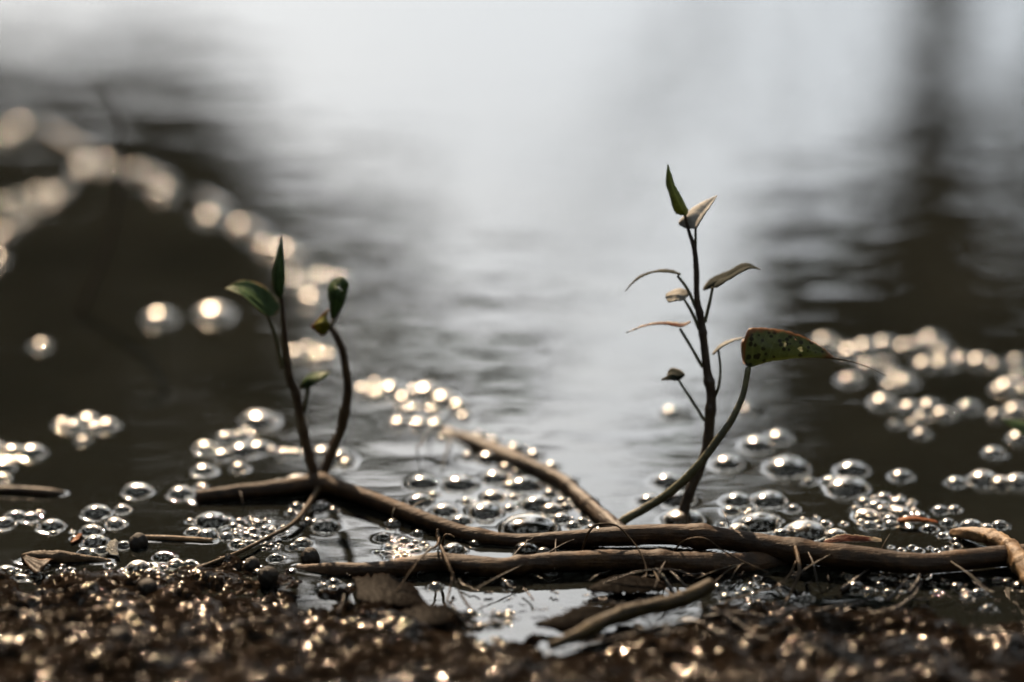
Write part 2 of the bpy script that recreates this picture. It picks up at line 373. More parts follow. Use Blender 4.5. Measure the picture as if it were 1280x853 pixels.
def froth(x0, x1, y0, y1, n, r0, r1, seed):
    g = np.random.default_rng(seed); out = []
    for _ in range(n * 30):
        x, y, r = g.uniform(x0, x1), g.uniform(y0, y1), r0 * (r1 / r0) ** g.uniform(0, 1)
        if ((x - (x0 + x1) / 2) / (x1 - x0) * 2) ** 2 + ((y - (y0 + y1) / 2) / (y1 - y0) * 2) ** 2 > 1: continue
        if all((x - a) ** 2 + ((y - b) * 2.1) ** 2 > ((r + c) * .82) ** 2 for a, b, c in out): out.append((x, y, r))
        if len(out) >= n: break
    return out
# label, bubbles (px, py, radius px)
RAFTS = [
 ('cluster of five bubbles alone on dark water left of the forked shoot', [(78, 530, 11), (93, 533, 13), (110, 525, 14), (119, 534, 12), (134, 531, 13), (104, 551, 8)]),
 ('long flat bubble raft cut by the picture edge above the reed', [(-8, 560, 16), (16, 564, 14), (40, 565, 17)]),
 ('two small bubbles at the picture edge just above the reed tip', [(4, 584, 15), (4, 598, 9)]),
 ('three little bubbles in a row below the floating reed', [(20, 645, 13), (40, 647, 11), (49, 641, 5)]),
 ('bubble with a tiny one under it between reed and split sheath', [(65, 657, 15), (67, 667, 4)]),
 ('raft of shiny bubbles left of the forked shoot above the runner stub', [(283, 547, 13), (300, 545, 11), (257, 560, 14), (279, 569, 13), (304, 563, 19), (324, 560, 15), (340, 563, 6), (356, 567, 11), (370, 567, 8)]),
 ('round bubble and a tiny one touching the glinting stub of the runner', [(226, 616, 15), (251, 609, 7)]),
 ('lumpy bubble raft just behind the curved arm of the forked shoot', [(404, 566, 14), (426, 571, 17), (412, 581, 10), (433, 579, 10)]),
 ('low bubbles pressed behind the fork where two shoots rise', [(372, 604, 20), (350, 606, 12), (415, 601, 8)]),
 ('big dark bubble with small ones tucked under the runner stub', [(266, 650, 22), (241, 665, 9), (259, 669, 14), (283, 671, 9), (300, 652, 6), (313, 648, 5), (322, 654, 8), (238, 652, 5)]),
 ('dense froth of tiny wet bubbles along the thin diagonal rootlet', froth(285, 365, 648, 690, 26, 3, 7, 3) + [(297, 680, 10)]),
 ('clear bubbles and one bright oval below the fork of the shoots', [(371, 633, 8), (364, 641, 6), (400, 633, 13), (417, 638, 6), (408, 657, 17), (385, 652, 7)]),
 ('two glassy bubbles stacked beside the dark clay ball at the vine end', [(378, 679, 11), (366, 684, 7), (345, 698, 10)]),
 ('bubble clump around the white scrap above the split sheath', [(114, 663, 13), (119, 677, 16), (105, 690, 8), (93, 673, 5), (90, 665, 3), (128, 688, 8), (155, 682, 9)]),
 ('row of glassy bubbles where the diagonal rootlet meets the mud', [(204, 696, 13), (219, 705, 10), (237, 706, 10), (205, 710, 5), (247, 714, 6)]),
 ('blurred pale raft of bubbles at the far end of the smooth stem', [(454, 488, 13), (472, 494, 14), (490, 487, 17), (505, 499, 14), (470, 481, 10), (535, 490, 20), (555, 500, 18), (574, 508, 14), (515, 512, 12), (541, 513, 12), (519, 490, 11), (580, 522, 10)]),
 ('low strip of bubbles joined to the tip of the smooth stem', [(500, 530, 14), (524, 531, 13), (545, 531, 12), (563, 541, 8), (553, 548, 8)]),
 ('broad raft of dark glossy bubbles between runner and smooth stem', [(529, 603, 18), (576, 604, 21), (525, 626, 16), (556, 638, 15), (617, 621, 14), (606, 638, 22), (576, 651, 13), (583, 627, 7), (541, 619, 7), (642, 622, 6), (637, 636, 7)]),
 ('bubbles lined up along the far side of the smooth stem', [(600, 545, 9), (618, 551, 7), (645, 561, 13), (668, 569, 10), (690, 583, 9), (712, 600, 8), (735, 625, 7)]),
 ('small bubbles tucked under the near side of the smooth stem', [(585, 571, 8), (632, 584, 8), (645, 590, 6), (688, 617, 8), (703, 626, 7), (728, 652, 8), (740, 660, 6)]),
 ('pair of plump bubbles against the underside of the smooth stem', [(620, 597, 17), (656, 606, 20), (638, 608, 9)]),
 ('bubbles wedged between smooth stem and runner beside a large oval one', [(672, 630, 20), (690, 637, 14), (702, 648, 12), (717, 657, 9), (708, 634, 8)]),
 ('bubbles trapped in the gap between the two crossing vines', [(659, 686, 16), (680, 690, 9), (700, 688, 6)]),
 ('dark bubbles in the shade under the runner left of the root tuft', [(491, 655, 10), (479, 672, 10), (523, 667, 7), (505, 676, 6)]),
 ('patch of tiny black froth at the foot of the root tuft', froth(468, 545, 676, 704, 28, 2.6, 5.5, 5)),
 ('bubble and bead touching under the root tuft between both vines', [(567, 687, 15), (594, 680, 7)]),
 ('bubbles half hidden behind the long leaf stalk near its foot', [(835, 601, 17), (812, 625, 14), (848, 623, 21)]),
 ('two merged pale bubbles to the right of the tall shoot', [(948, 556, 20), (974, 547, 16)]),
 ('three merged bubbles in one ring with a large dark front dome', [(1041, 602, 13), (1066, 587, 20), (1060, 608, 26)]),
 ('twin bubbles with a small one below, near the tall shoot foot', [(922, 625, 17), (962, 624, 21), (915, 639, 10), (992, 636, 8), (938, 640, 7)]),
 ('row of bubbles pressed against the back of the thick runner', [(948, 653, 26), (924, 662, 13), (1008, 663, 26), (1045, 669, 14), (979, 667, 10), (1032, 655, 7)]),
 ('heap of many small bubbles by the orange scrap right of centre', froth(1066, 1152, 620, 664, 30, 4, 12, 11) + [(1098, 632, 13), (1085, 645, 15), (1125, 640, 12)]),
 ('two tiny bubbles sharing one ring near the knobbly tan root', [(1176, 638, 10), (1193, 637, 8)]),
 ('bubbles gathered around the tip of the knobbly tan root', [(1162, 661, 10), (1185, 654, 9), (1215, 657, 14), (1196, 676, 7), (1178, 670, 6), (1234, 660, 8)]),
 ('line of bead sized bubbles along the back of the runner', [(1113 + 11.5 * i + (i * 37 % 5), 684 + (i * 53 % 7) - i * .2, 3.4 + (i * 29 % 4) * .8) for i in range(8)]),
 ('raft of dark bubbles in a wide ring at the picture edge', [(1196, 603, 13), (1230, 599, 20), (1252, 604, 15), (1272, 602, 17), (1297, 606, 14)]),
 ('bubble cluster with one orange glint left of the green leaf tip', [(1105, 503, 16), (1138, 509, 13), (1163, 508, 14), (1180, 518, 13), (1152, 522, 9), (1120, 531, 8), (1140, 530, 7), (1152, 543, 10)]),
 ('blurred bubbles in a row above the green leaf tip', [(1212, 509, 14), (1246, 519, 11), (1271, 513, 15), (1292, 510, 10)]),
 ('far raft of blurred bubbles behind the spotted leaf tip', [(1064, 440, 14), (1084, 434, 15), (1108, 430, 14), (1132, 434, 12), (1084, 457, 11), (1106, 455, 11), (1119, 470, 14), (1133, 478, 14), (1113, 483, 9), (1063, 475, 14)]),
 ('blurred ring of bubbles at the end of the far raft', [(1146, 432, 11), (1165, 424, 14), (1180, 438, 13), (1158, 456, 14), (1180, 456, 14)]),
 ('two blurred bubbles close to the tip of the spotted leaf', [(1031, 426, 12), (1046, 432, 10)]),
 ('flat blurred bubble strip at far right beyond the ring', [(1205, 450, 13), (1226, 452, 15), (1243, 457, 10)]),
 ('blurred bubble heap at the picture edge beyond the strip', [(1262, 484, 17), (1275, 470, 12), (1250, 488, 11), (1283, 488, 14), (1272, 452, 11)]),
 ('blurred bubbles right behind the upright leaves of the forked shoot', [(389, 374, 15), (369, 352, 13), (401, 348, 14), (425, 352, 14)]),
 ('blurred bubbles seen between the two arms of the forked shoot', [(369, 442, 12), (386, 437, 11), (397, 447, 10), (412, 446, 11)]),
 ('blurred bubbles strung along the far end of the far vine', [(334, 309, 14), (356, 314, 14), (372, 322, 10)]),
 ('blurred orange glinting bubbles beyond the bright glinting vine', [(-2, 170, 13), (26, 160, 12)]),
 ('blurred bubbles on the near side of the glinting vine', [(2, 256, 10), (22, 250, 10), (48, 243, 9), (-4, 325, 12)]),
 ('froth of small wet bubbles on the mud edge under the split sheath', froth(10, 120, 708, 728, 12, 3, 9, 31)),
 ('froth of small wet bubbles below the pale straw at the mud edge', froth(120, 330, 700, 724, 22, 3, 9, 32)),
 ('froth of small bubbles in the shade under the lower vine end', froth(390, 500, 722, 745, 12, 3, 9, 33)),
 ('froth caught among the wet straws under the runner', froth(1040, 1190, 712, 752, 20, 3, 11, 34)),
 ('froth at the mud edge below the knobbly tan root', froth(1190, 1290, 722, 765, 12, 3, 11, 35)),
 ('froth behind the raised tip of the olive twig', froth(880, 985, 722, 755, 12, 3, 9, 36)),
 ('small bubbles lining the near rim of the pale puddle', froth(565, 665, 764, 788, 9, 4, 10, 37)),
 ('small bubbles scattered behind the runner right of the tall shoot', froth(880, 1060, 640, 668, 14, 3, 7, 38)),
 ('blurred glinting bubbles strung on the middle of the far vine', [(132, 206, 11), (172, 214, 9), (300, 283, 12)]),
 ('blurred glinting bubbles riding on the glinting vine', [(105, 206, 12), (66, 244, 10), (30, 272, 10), (4, 292, 10)]),
 ('two blurred bubbles touching the near side of the far vine', [(205, 238, 13), (262, 272, 14)]),
]
SINGLES = [
 ('single round bubble in its own ring on open dark water', (172, 613, 17)),
 ('oval bubble nearest the floating reed among three loose ones', (121, 640, 17)),
 ('dim little bubble beside the oval one right of the reed', (153, 637, 10)),
 ('small round bubble at the edge of the lit brown water', (144, 654, 12)),
 ('tiny bead bubble next to the straw above the split sheath', (121, 661, 5)),
 ('bubble at the picture edge below the three in a row', (5, 654, 14)),
 ('bubble lying on the mud edge at the left picture border', (8, 714, 13)),
 ('wide bubble with a white glint behind the forked shoot', (324, 525, 23)),
 ('small bubble in a dark ring under the shiny raft', (255, 588, 14)),
 ('dim bubble in a thin ring right of the small one', (299, 585, 10)),
 ('shallow bubble over the mud edge below the diagonal rootlet', (173, 709, 15)),
 ('round bubble clinging to the shaded side of the smooth stem', (611, 572, 14)),
 ('large flattened oval bubble lying against the runner', (662, 656, 34)),
 ('little bubble with white rim in the pale puddle', (634, 730, 9)),
 ('tiny bubble touching the shadow of the lower vine', (616, 722, 6)),
 ('dull bubble in the puddle beside the slanting rootlets', (545, 733, 8)),
 ('dark bubble under the lower vine in the pale puddle', (690, 717, 12)),
 ('bubble pierced by the foot of the tall shoot', (855, 648, 25)),
 ('faint flat bubble on bright water beside the tall shoot', (842, 516, 15)),
 ('tiny bubble in the dark behind the long leaf stalk', (932, 513, 9)),
 ('dark domed bubble just right of the long leaf stalk', (910, 579, 18)),
 ('plump bubble with a clear ring, left of the merged trio', (985, 583, 27)),
 ('tiny bubble between the plump one and the merged trio', (1012, 602, 8)),
 ('flat small bubble alone right of the merged trio', (1127, 595, 14)),
 ('small bubble in a ring above the knobbly tan root', (1250, 657, 10)),
 ('dim round bubble below the green leaf tip', (1243, 566, 13)),
 ('bubble at the picture edge under the green leaf tip', (1274, 547, 14)),
 ('blurred double glint bubble alone left of the forked shoot leaves', (200, 397, 19)),
 ('larger blurred bubble with rings beside the left shoot leaf', (268, 391, 22)),
 ('very faint orange bubble alone on the darkest water', (52, 433, 11)),
 ('dark ringed bubble on wet mud under the runner, right side', (1006, 748, 11)),
 ('low wet bubble among straws under the runner', (1112, 722, 14)),
]
BUB = []
def bubble_place(b):
    px, py, r = b; q = at(px, py + .15 * r); return q, r * scale_at(q)
for _, L in RAFTS: BUB += [bubble_place(b) for b in L]
BUB += [bubble_place(b) for _, b in SINGLES]

# ------------------------------------------------------------------ the large structure: water, mud bank and bed, far trees
def axis(parts):
    out = [parts[0][0]]
    for a, b, s0, s1 in parts:
        x = a
        while True:
            f = (x - a) / (b - a); x += s0 * (s1 / s0) ** min(1, f)
            if x >= b: break
            out.append(x)
        out.append(b)
    return np.array(out)
def value_noise(X, Y, cell, seed, oct=4, gain=.5):
    g = np.random.default_rng(seed); Z = np.zeros((len(Y), len(X))); amp = 1
    for o in range(oct):
        N = 256; T = g.normal(0, 1, (N, N))
        xs, ys = X / cell % N, Y / cell % N
        xi, yi = np.floor(xs).astype(int), np.floor(ys).astype(int)
        fx, fy = xs - xi, ys - yi; fx = fx * fx * (3 - 2 * fx); fy = fy * fy * (3 - 2 * fy)
        x0, x1, y0, y1 = xi % N, (xi + 1) % N, yi % N, (yi + 1) % N
        a = T[np.ix_(y0, x0)] * (1 - fx) + T[np.ix_(y0, x1)] * fx
        b = T[np.ix_(y1, x0)] * (1 - fx) + T[np.ix_(y1, x1)] * fx
        Z += amp * (a * (1 - fy)[:, None] + b * fy[:, None]); amp *= gain; cell /= 2.03
    return Z

wx = axis([(-16, -2, 2, .3), (-2, -.34, .25, .012), (-.34, -.20, .004, .001), (-.20, .20, .00066, .00066), (.20, .34, .001, .004), (.34, 2, .012, .25), (2, 16, .3, 2)])
wy = axis([(.60, .70, .02, .0012), (.70, .90, .0006, .0006), (.90, 1.25, .0007, .0022), (1.25, 1.7, .0024, .02), (1.7, 4, .02, .3), (4, 11, .3, 1.5)])
WZ = np.zeros((len(wy), len(wx)))
LAM, RISE = .0007, .00042
keep = np.ones_like(WZ); dip = np.zeros_like(WZ)
def window(x, y, m):
    return slice(np.searchsorted(wx, x - m), np.searchsorted(wx, x + m)), slice(np.searchsorted(wy, y - m), np.searchsorted(wy, y + m))
for q, r in BUB:
    sx, sy = window(q[0], q[1], r + .012)
    d = np.hypot(wx[sx][None, :] - q[0], wy[sy][:, None] - q[1]) - r
    s = min(1, r / .004)
    keep[sy, sx] *= 1 - .8 * s * np.exp(-np.maximum(d, 0) / LAM)
    dip[sy, sx] = np.minimum(dip[sy, sx], np.where(d < -.06 * r, -.7 * r * np.sqrt(np.maximum(1 - ((d + r) / (.94 * r)) ** 2, 0)), 0))
stick_d = np.full_like(WZ, 1.0)
for P, rr in STICKS:
    S = spline(np.column_stack([np.array(P) * 1000, np.array(rr) * 1000]), 160) / 1000
    for q in S:
        if q[2] < -q[3]: continue
        hw = math.sqrt(max(q[3] ** 2 - q[2] ** 2, 1e-8)) if abs(q[2]) < q[3] else 0
        sx, sy = window(q[0], q[1], hw + .012)
        d = np.hypot(wx[sx][None, :] - q[0], wy[sy][:, None] - q[1]) - hw
        stick_d[sy, sx] = np.minimum(stick_d[sy, sx], d)
keep *= 1 - .85 * np.exp(-np.maximum(stick_d, 0) / LAM)
WZ = RISE * (1 - keep) + dip
WZ += .00005 * value_noise(wx, wy * 2.6, .03, 3, 3)
water = grid_mesh('water', wx, wy, WZ, M_WATER); water['kind'] = 'structure'

SHORE = [(-400, 725), (0, 722), (60, 735), (130, 716), (200, 712), (300, 716), (380, 724), (440, 730), (500, 752), (560, 777), (640, 788), (700, 808), (745, 800), (790, 782), (840, 770), (900, 764), (980, 752), (1060, 762), (1130, 770), (1200, 782), (1280, 780), (1700, 780)]
sp_ = np.array([at(a, b)[:2] for a, b in SHORE])
gx = axis([(-400, -16, 60, 4), (-16, -2, 2, .3), (-2, -.30, .25, .012), (-.30, -.17, .004, .0008), (-.17, .17, .0006, .0006), (.17, .30, .0008, .004), (.30, 2, .012, .25), (2, 16, .3, 2), (16, 400, 4, 60)])
gy = axis([(-60, -2, 10, .3), (-2, .5, .2, .03), (.5, .66, .02, .0012), (.66, .79, .0006, .0006), (.79, .95, .0009, .006), (.95, 2, .01, .1), (2, 14, .2, .4), (14, 700, 1, 90)])
shore_y = np.interp(gx, sp_[:, 0], sp_[:, 1])
T_ = shore_y[None, :] - gy[:, None] + .0055 * value_noise(gx, gy, .016, 21, 3)
near = np.exp(-np.maximum(np.abs(gy - .73) - .3, 0) / .3)[:, None] * np.exp(-np.maximum(np.abs(gx) - .5, 0) / .5)[None, :]
GZ = np.where(T_ > 0, .0008 * (1 - np.exp(-np.maximum(T_, 0) / .004)) + .085 * np.maximum(T_, 0), np.maximum(.32 * T_, -.12))
GZ = np.where(GZ > .05, .05 + (GZ - .05) * .25, GZ)
GZ += near * (.0010 * value_noise(gx, gy, .018, 5, 3) + .0005 * value_noise(gx, gy * 1.5, .006, 9, 3, .55))
far = np.clip((gy - 8.5) / 2.0, 0, 1); far = far * far * (3 - 2 * far)
GZ = GZ * (1 - far[:, None]) + far[:, None] * (.35 + .25 * value_noise(gx, gy, 6, 31, 3))
side = np.clip((np.abs(gx) - 2.6) / 1.2, 0, 1); side = side * side * (3 - 2 * side)
GZ = GZ * (1 - side[None, :]) + side[None, :] * np.maximum(GZ, .15 + .06 * value_noise(gx, gy, 1.5, 33, 2))
# mud crumbs, stamped as little domes
g = np.random.default_rng(42)
for k in range(9000):
    x, y = g.uniform(-.185, .185), g.uniform(.655, .785)
    i, j = np.searchsorted(gy, y), np.searchsorted(gx, x)
    if T_[i, j] < -.003: continue
    r = .0007 * (3.2 ** (g.uniform(0, 1) ** 2.4)) * (1 if x < -.03 else .85); f = g.uniform(.4, .95)
    sx = slice(np.searchsorted(gx, x - r), np.searchsorted(gx, x + r)); sy = slice(np.searchsorted(gy, y - r), np.searchsorted(gy, y + r))
    d2 = ((gx[sx] - x) / r)[None, :] ** 2 + ((gy[sy] - y) / r)[:, None] ** 2
    if d2.size == 0: continue
    top = GZ[i, j] + r * f * np.sqrt(np.maximum(1 - d2, 0)) - r * .25
    GZ[sy, sx] = np.where(d2 < 1, np.maximum(GZ[sy, sx], top), GZ[sy, sx])
ground = grid_mesh('ground', gx, gy, GZ, M_MUD); ground['kind'] = 'structure'
def gz(x, y):
    return GZ[min(np.searchsorted(gy, y), len(gy) - 1), min(np.searchsorted(gx, x), len(gx) - 1)]
def on_mud(px, py, lift=0.0):
    q = at(px, py)
    for _ in range(4): q = at(px, py, max(gz(q[0], q[1]), 0) + lift)
    return q

def make_tree(label, foot, blobs, trunk_r, leafsize=.075, lean_to=None, group='trees on the far bank'):
    """foot: (x, y); blobs: crown clumps (centre, radius xyz, leaves)"""
    base = np.array([foot[0], foot[1], .25]); t = thing('tree', label, 'tree', base, group)
    cs = np.array([b[0] for b in blobs]); top = cs[np.argmax(cs[:, 2])]
    mid = lean_to if lean_to is not None else cs.mean(0)
    trunk = [base - [0, 0, .4], base + [0.03, 0, .9], base * [1, 1, 0] + (mid - base) * [.25, .25, 0] + [0, 0, .25 + (mid[2] - .25) * .6], base * .25 * [1, 1, 0] + mid * [.75, .75, 1], np.maximum(mid, top * [1, 1, 1]) * [0, 0, 1] + mid * [1, 1, 0]]
    tr = tube('trunk', trunk, [trunk_r * 1.25, trunk_r, trunk_r * .8, trunk_r * .5, trunk_r * .15], M_BARK, t, base, n=40, seg=12, rough=.08)
    fork = trunk[2]
    V, F = [], []
    for c, rad, n in blobs:
        c = np.asarray(c); a = fork + (trunk[3] - fork) * rng.uniform(0, .9)
        m = (a + c) / 2 + rng.normal(0, .15, 3)
        tube('limb', [a, m, c], [trunk_r * .38, trunk_r * .22, trunk_r * .06], M_BARK, t, base, n=14, seg=7, rough=.06)
        # sub-clumps for uneven light and gaps
        ns = max(5, n // 90); sub = rng.normal(0, .5, (ns, 3)) * rad
        for s in sub:
            m_ = n // ns; p = c + s + rng.normal(0, .26, (m_, 3)) * np.asarray(rad)
            ax = rng.normal(0, 1, (m_, 3)); ax[:, 2] *= .6; ax /= np.linalg.norm(ax, axis=1)[:, None]
            bx = np.cross(ax, rng.normal(0, 1, (m_, 3))); bx /= np.linalg.norm(bx, axis=1)[:, None]
            l = leafsize * rng.uniform(.6, 1.3, (m_, 1))
            o = len(V) * 0
            q = np.stack([p - ax * l, p + bx * l * .42, p + ax * l, p - bx * l * .42], 1).reshape(-1, 3)
            V.append(q)
    V = np.vstack(V); k = len(V) // 4
    mesh_obj('crown', V, (np.arange(k)[:, None] * 4 + np.arange(4)).tolist(), M_FOLIAGE, t, base, smooth=False)
    return t
def blob(px, py, D, rx, rz, n):
    q = mirror(px, py, D); s = .36 / 1280 * (D + 1)
    return (q, (rx * s, rx * s * 1.1, rz * s), n)
def foot_of(px, D):
    q = mirror(px, 100, D); return (q[0], q[1])
make_tree('broad leafy tree mirrored darkly over the water at the left', foot_of(-260, 11), [blob(40, 235, 11, 110, 90, 2600), blob(200, 215, 11, 95, 95, 2400), blob(310, 310, 11, 100, 120, 2400), blob(120, 440, 11, 150, 130, 2800), blob(-60, 190, 11, 120, 90, 2200), blob(-120, 450, 11, 180, 170, 2400), blob(0, 650, 11, 170, 130, 2600), blob(320, 500, 11, 100, 100, 1500), blob(270, 700, 11, 120, 110, 1300), blob(80, 820, 11, 200, 120, 2600), blob(330, 900, 11, 90, 110, 1300), blob(300, 1080, 11, 90, 110, 1300)], .16)
make_tree('slender tree whose trunk is mirrored at the right side', foot_of(1172, 11.5), [blob(1120, 260, 11.5, 35, 35, 240), blob(1080, 370, 11.5, 100, 75, 4200), blob(1230, 400, 11.5, 110, 90, 2000), blob(995, 390, 11.5, 55, 75, 2600), blob(1160, 480, 11.5, 150, 100, 2400), blob(1290, 520, 11.5, 140, 110, 1700), blob(1050, 520, 11.5, 90, 90, 1500), blob(1130, 640, 11.5, 150, 120, 2400), blob(1280, 700, 11.5, 160, 120, 2000), blob(1060, 760, 11.5, 120, 110, 1800), blob(1200, 850, 11.5, 180, 110, 2200), blob(1120, 1010, 11.5, 150, 110, 2000), blob(1330, 1000, 11.5, 180, 130, 2200), blob(1200, 1200, 11.5, 200, 130, 2200), blob(1420, 1250, 11.5, 200, 150, 2200), blob(1260, 1430, 11.5, 220, 130, 2000)], .19, lean_to=mirror(1135, 430, 11.5))
make_tree('thin tree with sparse twigs mirrored at the right picture edge', foot_of(1330, 12.5), [blob(1235, 180, 12.5, 40, 50, 260), blob(1300, 110, 12.5, 50, 60, 260), blob(1340, 330, 12.5, 90, 90, 1000), blob(1400, 200, 12.5, 90, 110, 1200)], .09)
make_tree('small sparse tree mirrored as a grey smudge near the middle', foot_of(1010, 13), [blob(615, 465, 13, 55, 50, 520), blob(520, 480, 13, 60, 60, 300), blob(440, 330, 13, 50, 90, 320), blob(540, 575, 13, 80, 40, 300)], .035)
make_tree('tall tree beyond the others on the far bank at the left', foot_of(-620, 14), [blob(-500, 300, 14, 160, 150, 1800), blob(-650, 420, 14, 200, 170, 2000), blob(-520, 620, 14, 220, 160, 2000)], .2)
make_tree('tall tree beyond the others on the far bank at the right', foot_of(1720, 14), [blob(1620, 260, 14, 150, 150, 1800), blob(1760, 420, 14, 200, 170, 2000), blob(1600, 600, 14, 220, 160, 2000)], .2)
def shade_tree(label, foot, c, spread, n, k):  # unseen crowns, added to darken sky light from overhead and behind
    g = np.random.default_rng(k)
    bl = [(np.array(c) + g.normal(0, .5, 3) * spread, np.array([.95, .95, .6]), n) for _ in range(11)]
    make_tree(label, foot, bl, .17, .14, group='unseen trees added to dim the sky overhead')
shade_tree('unseen spreading tree added to shade the water edge, left of camera', (-2.6, -1.6), (-1.5, 1.5, 4.4), np.array([1.7, 2.6, .5]), 1000, 1)
shade_tree('unseen spreading tree added to shade the water edge, right of camera', (2.7, -1.3), (1.6, 1.7, 4.3), np.array([1.7, 2.6, .5]), 1000, 2)
shade_tree('unseen tree added behind the camera to cut light from there', (.4, -4.6), (.2, -3.2, 3.6), np.array([2.6, 1.2, .9]), 700, 3)

# ------------------------------------------------------------------ vines and shoots
bl_ = [(np.array([x, y, z]), np.array([.8, .6, .5]), 900) for x, y, z in ((-2.6, 4.3, 4.6), (-1.7, 4.7, 4.9), (-.8, 4.5, 4.7), (.1, 4.7, 4.9), (1.0, 4.5, 4.7), (1.9, 4.7, 4.9), (2.8, 4.4, 4.6), (-.4, 3.6, 4.9), (1.5, 3.5, 4.8))]
make_tree('unseen leaning tree added so its crown darkens the high sky ahead', (3.1, 3.0), bl_, .16, .13, group='unseen trees added to dim the sky overhead')  # out of view, added to darken the high sky mirrored around the bubbles
def make_shade_bush(label, x, y, rx, h, k):  # unseen bushes, added to block fill light from behind and the sides
    g = np.random.default_rng(k); base = np.array([x, y, .06]); t = thing('bush', label, 'bush', base, 'bushes added round the pond to cut stray light')
    for i in range(5):
        a = g.uniform(0, 6.28); e = base + [math.cos(a) * rx * .5, math.sin(a) * rx * .5, h * .75]
        tube('stem', [base + [g.normal(0, .08), g.normal(0, .08), -.1], (base + e) / 2 + g.normal(0, .1, 3), e], [.03, .022, .008], M_BARK, t, base, n=12, seg=6)
    n = 5200; c = base + np.column_stack([g.normal(0, .42, 60) * rx, g.normal(0, .42, 60) * rx, g.uniform(.05, 1, 60) * h])
    p = c[g.integers(0, 60, n)] + g.normal(0, .17, (n, 3)) * [rx, rx, h * .5]; p[:, 2] = np.maximum(p[:, 2], .05)
    ax = g.normal(0, 1, (n, 3)); ax /= np.linalg.norm(ax, axis=1)[:, None]; bx = np.cross(ax, g.normal(0, 1, (n, 3))); bx /= np.linalg.norm(bx, axis=1)[:, None]
    l = .10 * g.uniform(.6, 1.4, (n, 1))
    V = np.stack([p - ax * l, p + bx * l * .45, p + ax * l, p - bx * l * .45], 1).reshape(-1, 3)
    mesh_obj('foliage', V, (np.arange(n)[:, None] * 4 + np.arange(4)).tolist(), M_FOLIAGE, t, base, smooth=False)
SHADE_BUSHES = [('left of the spreading trees', -3.3, .4, 1.2, 2.6), ('beside the left spreading tree trunk', -2.8, -1.2, 1.1, 2.6), ('behind the left spreading tree', -1.9, -2.9, 1.1, 2.7), ('left of the tree behind the camera', -.6, -3.5, 1.1, 2.8),
          ('at the left pond margin, nearest the water edge', -4.2, 2.4, 1.5, 3.4), ('at the left pond margin, half way across', -4.6, 5.0, 1.7, 3.8), ('at the left pond margin, by the far bank', -5.2, 8.0, 2.0, 4.4),
          ('at the right pond margin, nearest the water edge', 4.3, 2.6, 1.5, 3.4), ('at the right pond margin, half way across', 4.8, 5.2, 1.7, 3.8), ('at the right pond margin, by the far bank', 5.4, 8.2, 2.0, 4.4),
          ('right of the tree behind the camera', 1.0, -3.4, 1.1, 2.7), ('behind the right spreading tree', 2.4, -2.6, 1.1, 2.7), ('beside the right spreading tree trunk', 3.2, -.9, 1.2, 2.6), ('right of the spreading trees', 3.5, .7, 1.2, 2.6)]
for k, (wh, x, y, rx, h) in enumerate(SHADE_BUSHES): make_shade_bush('added unseen light-blocking bush ' + wh, x, y, rx, h, 100 + k)

def P0(pts): return at(pts[0][0], pts[0][1])
def stalk(name, pts, pos, material, parent, base, **kw):
    """pts: (px, py, width_px[, depth_mm]) standing up"""
    P = [pos(p[0], p[1], (p[3] if len(p) > 3 else 0) / 1000) for p in pts]
    r = [p[2] / 2 * scale_at(q) for p, q in zip(pts, P)]
    return tube(name, P, r, material, parent, base, **kw)
def fibre(name, pts, w, material, parent=None, base=None, n=36):
    """pts: (px, py, z_mm), w: width px from thick to thin end"""
    P = [at(a, b, c / 1000) for a, b, c in pts]; k = len(P)
    r = [(w[0] + (w[1] - w[0]) * i / (k - 1)) / 2 * scale_at(P[i]) for i in range(k)]
    return tube(name, P, r, material, parent, base, n=n, seg=7, rough=.12)

# the runner with its forked shoot
bA = at(400, 606)
vA = thing('creeping_vine', 'thick brown runner vine crossing the picture with a forked leafy shoot', 'vine', bA)
lying('runner', RUNNER, M_VINE, vA, bA, n=240, seg=20, rough=.035, nodes=(.145, .37, .62, .73))
yL = at(400, 607)[1]
pl = lambda x, y, d=0: up(x, y, yL, .10, d)
s1 = stalk('shoot', [(403, 607, 17), (394, 590, 12.5), (387, 571, 12.5), (377, 524, 11.5), (372, 496, 11), (361, 463, 10), (357, 425, 8), (354, 388, 5.5), (352, 368, 4)], pl, M_BROWNSHOOT, vA, bA, n=80, nodes=(.43, .6))
s1['label'] = 'straight dark arm of the fork with two green leaves'
stalk('petiole', [(354, 460, 6), (345, 421, 5), (336, 396, 4)], pl, M_PETIOLE, s1, bA, n=24)
leaf('leaf', [(336, 397, 0), (346, 392, 3), (350, 382, 6), (336, 363, 7), (319, 353, 6), (302, 351, 4), (281, 361, 0)], [(336, 397, 0), (328, 383, -1), (314, 370, -2), (298, 361, -1), (281, 361, 0)],
     [(336, 397, 0), (329, 392, -5), (319, 384, -7), (306, 372, -6), (291, 365, -3), (281, 361, 0)], pl, M_LEAF, s1, bA)
leaf('leaf', [(352, 374, 0), (343, 362, 2), (341, 346, 3), (345, 328, 2), (352, 296, 0)], [(352, 374, -1), (348, 358, -2), (348, 343, -2), (350, 322, -1), (352, 296, 0)],
     [(352, 374, 0), (355, 362, 2), (355, 345, 3), (354, 325, 2), (352, 296, 0)], pl, M_LEAF, s1, bA)
stalk('petiole', [(381, 516, 6), (384, 500, 5), (386, 486, 4.5)], pl, M_PETIOLE, s1, bA, n=14)
leaf('leaf', [(386, 487, 0), (375, 484, 2), (383, 471, 4), (398, 466, 3), (413, 466, 0)], [(386, 487, 0), (384, 479, -1), (396, 471, -1), (413, 466, 0)],
     [(386, 487, 0), (392, 482, -3), (400, 476, -4), (407, 473, -2), (413, 466, 0)], pl, M_LEAF, s1, bA, nu=18, nv=4)
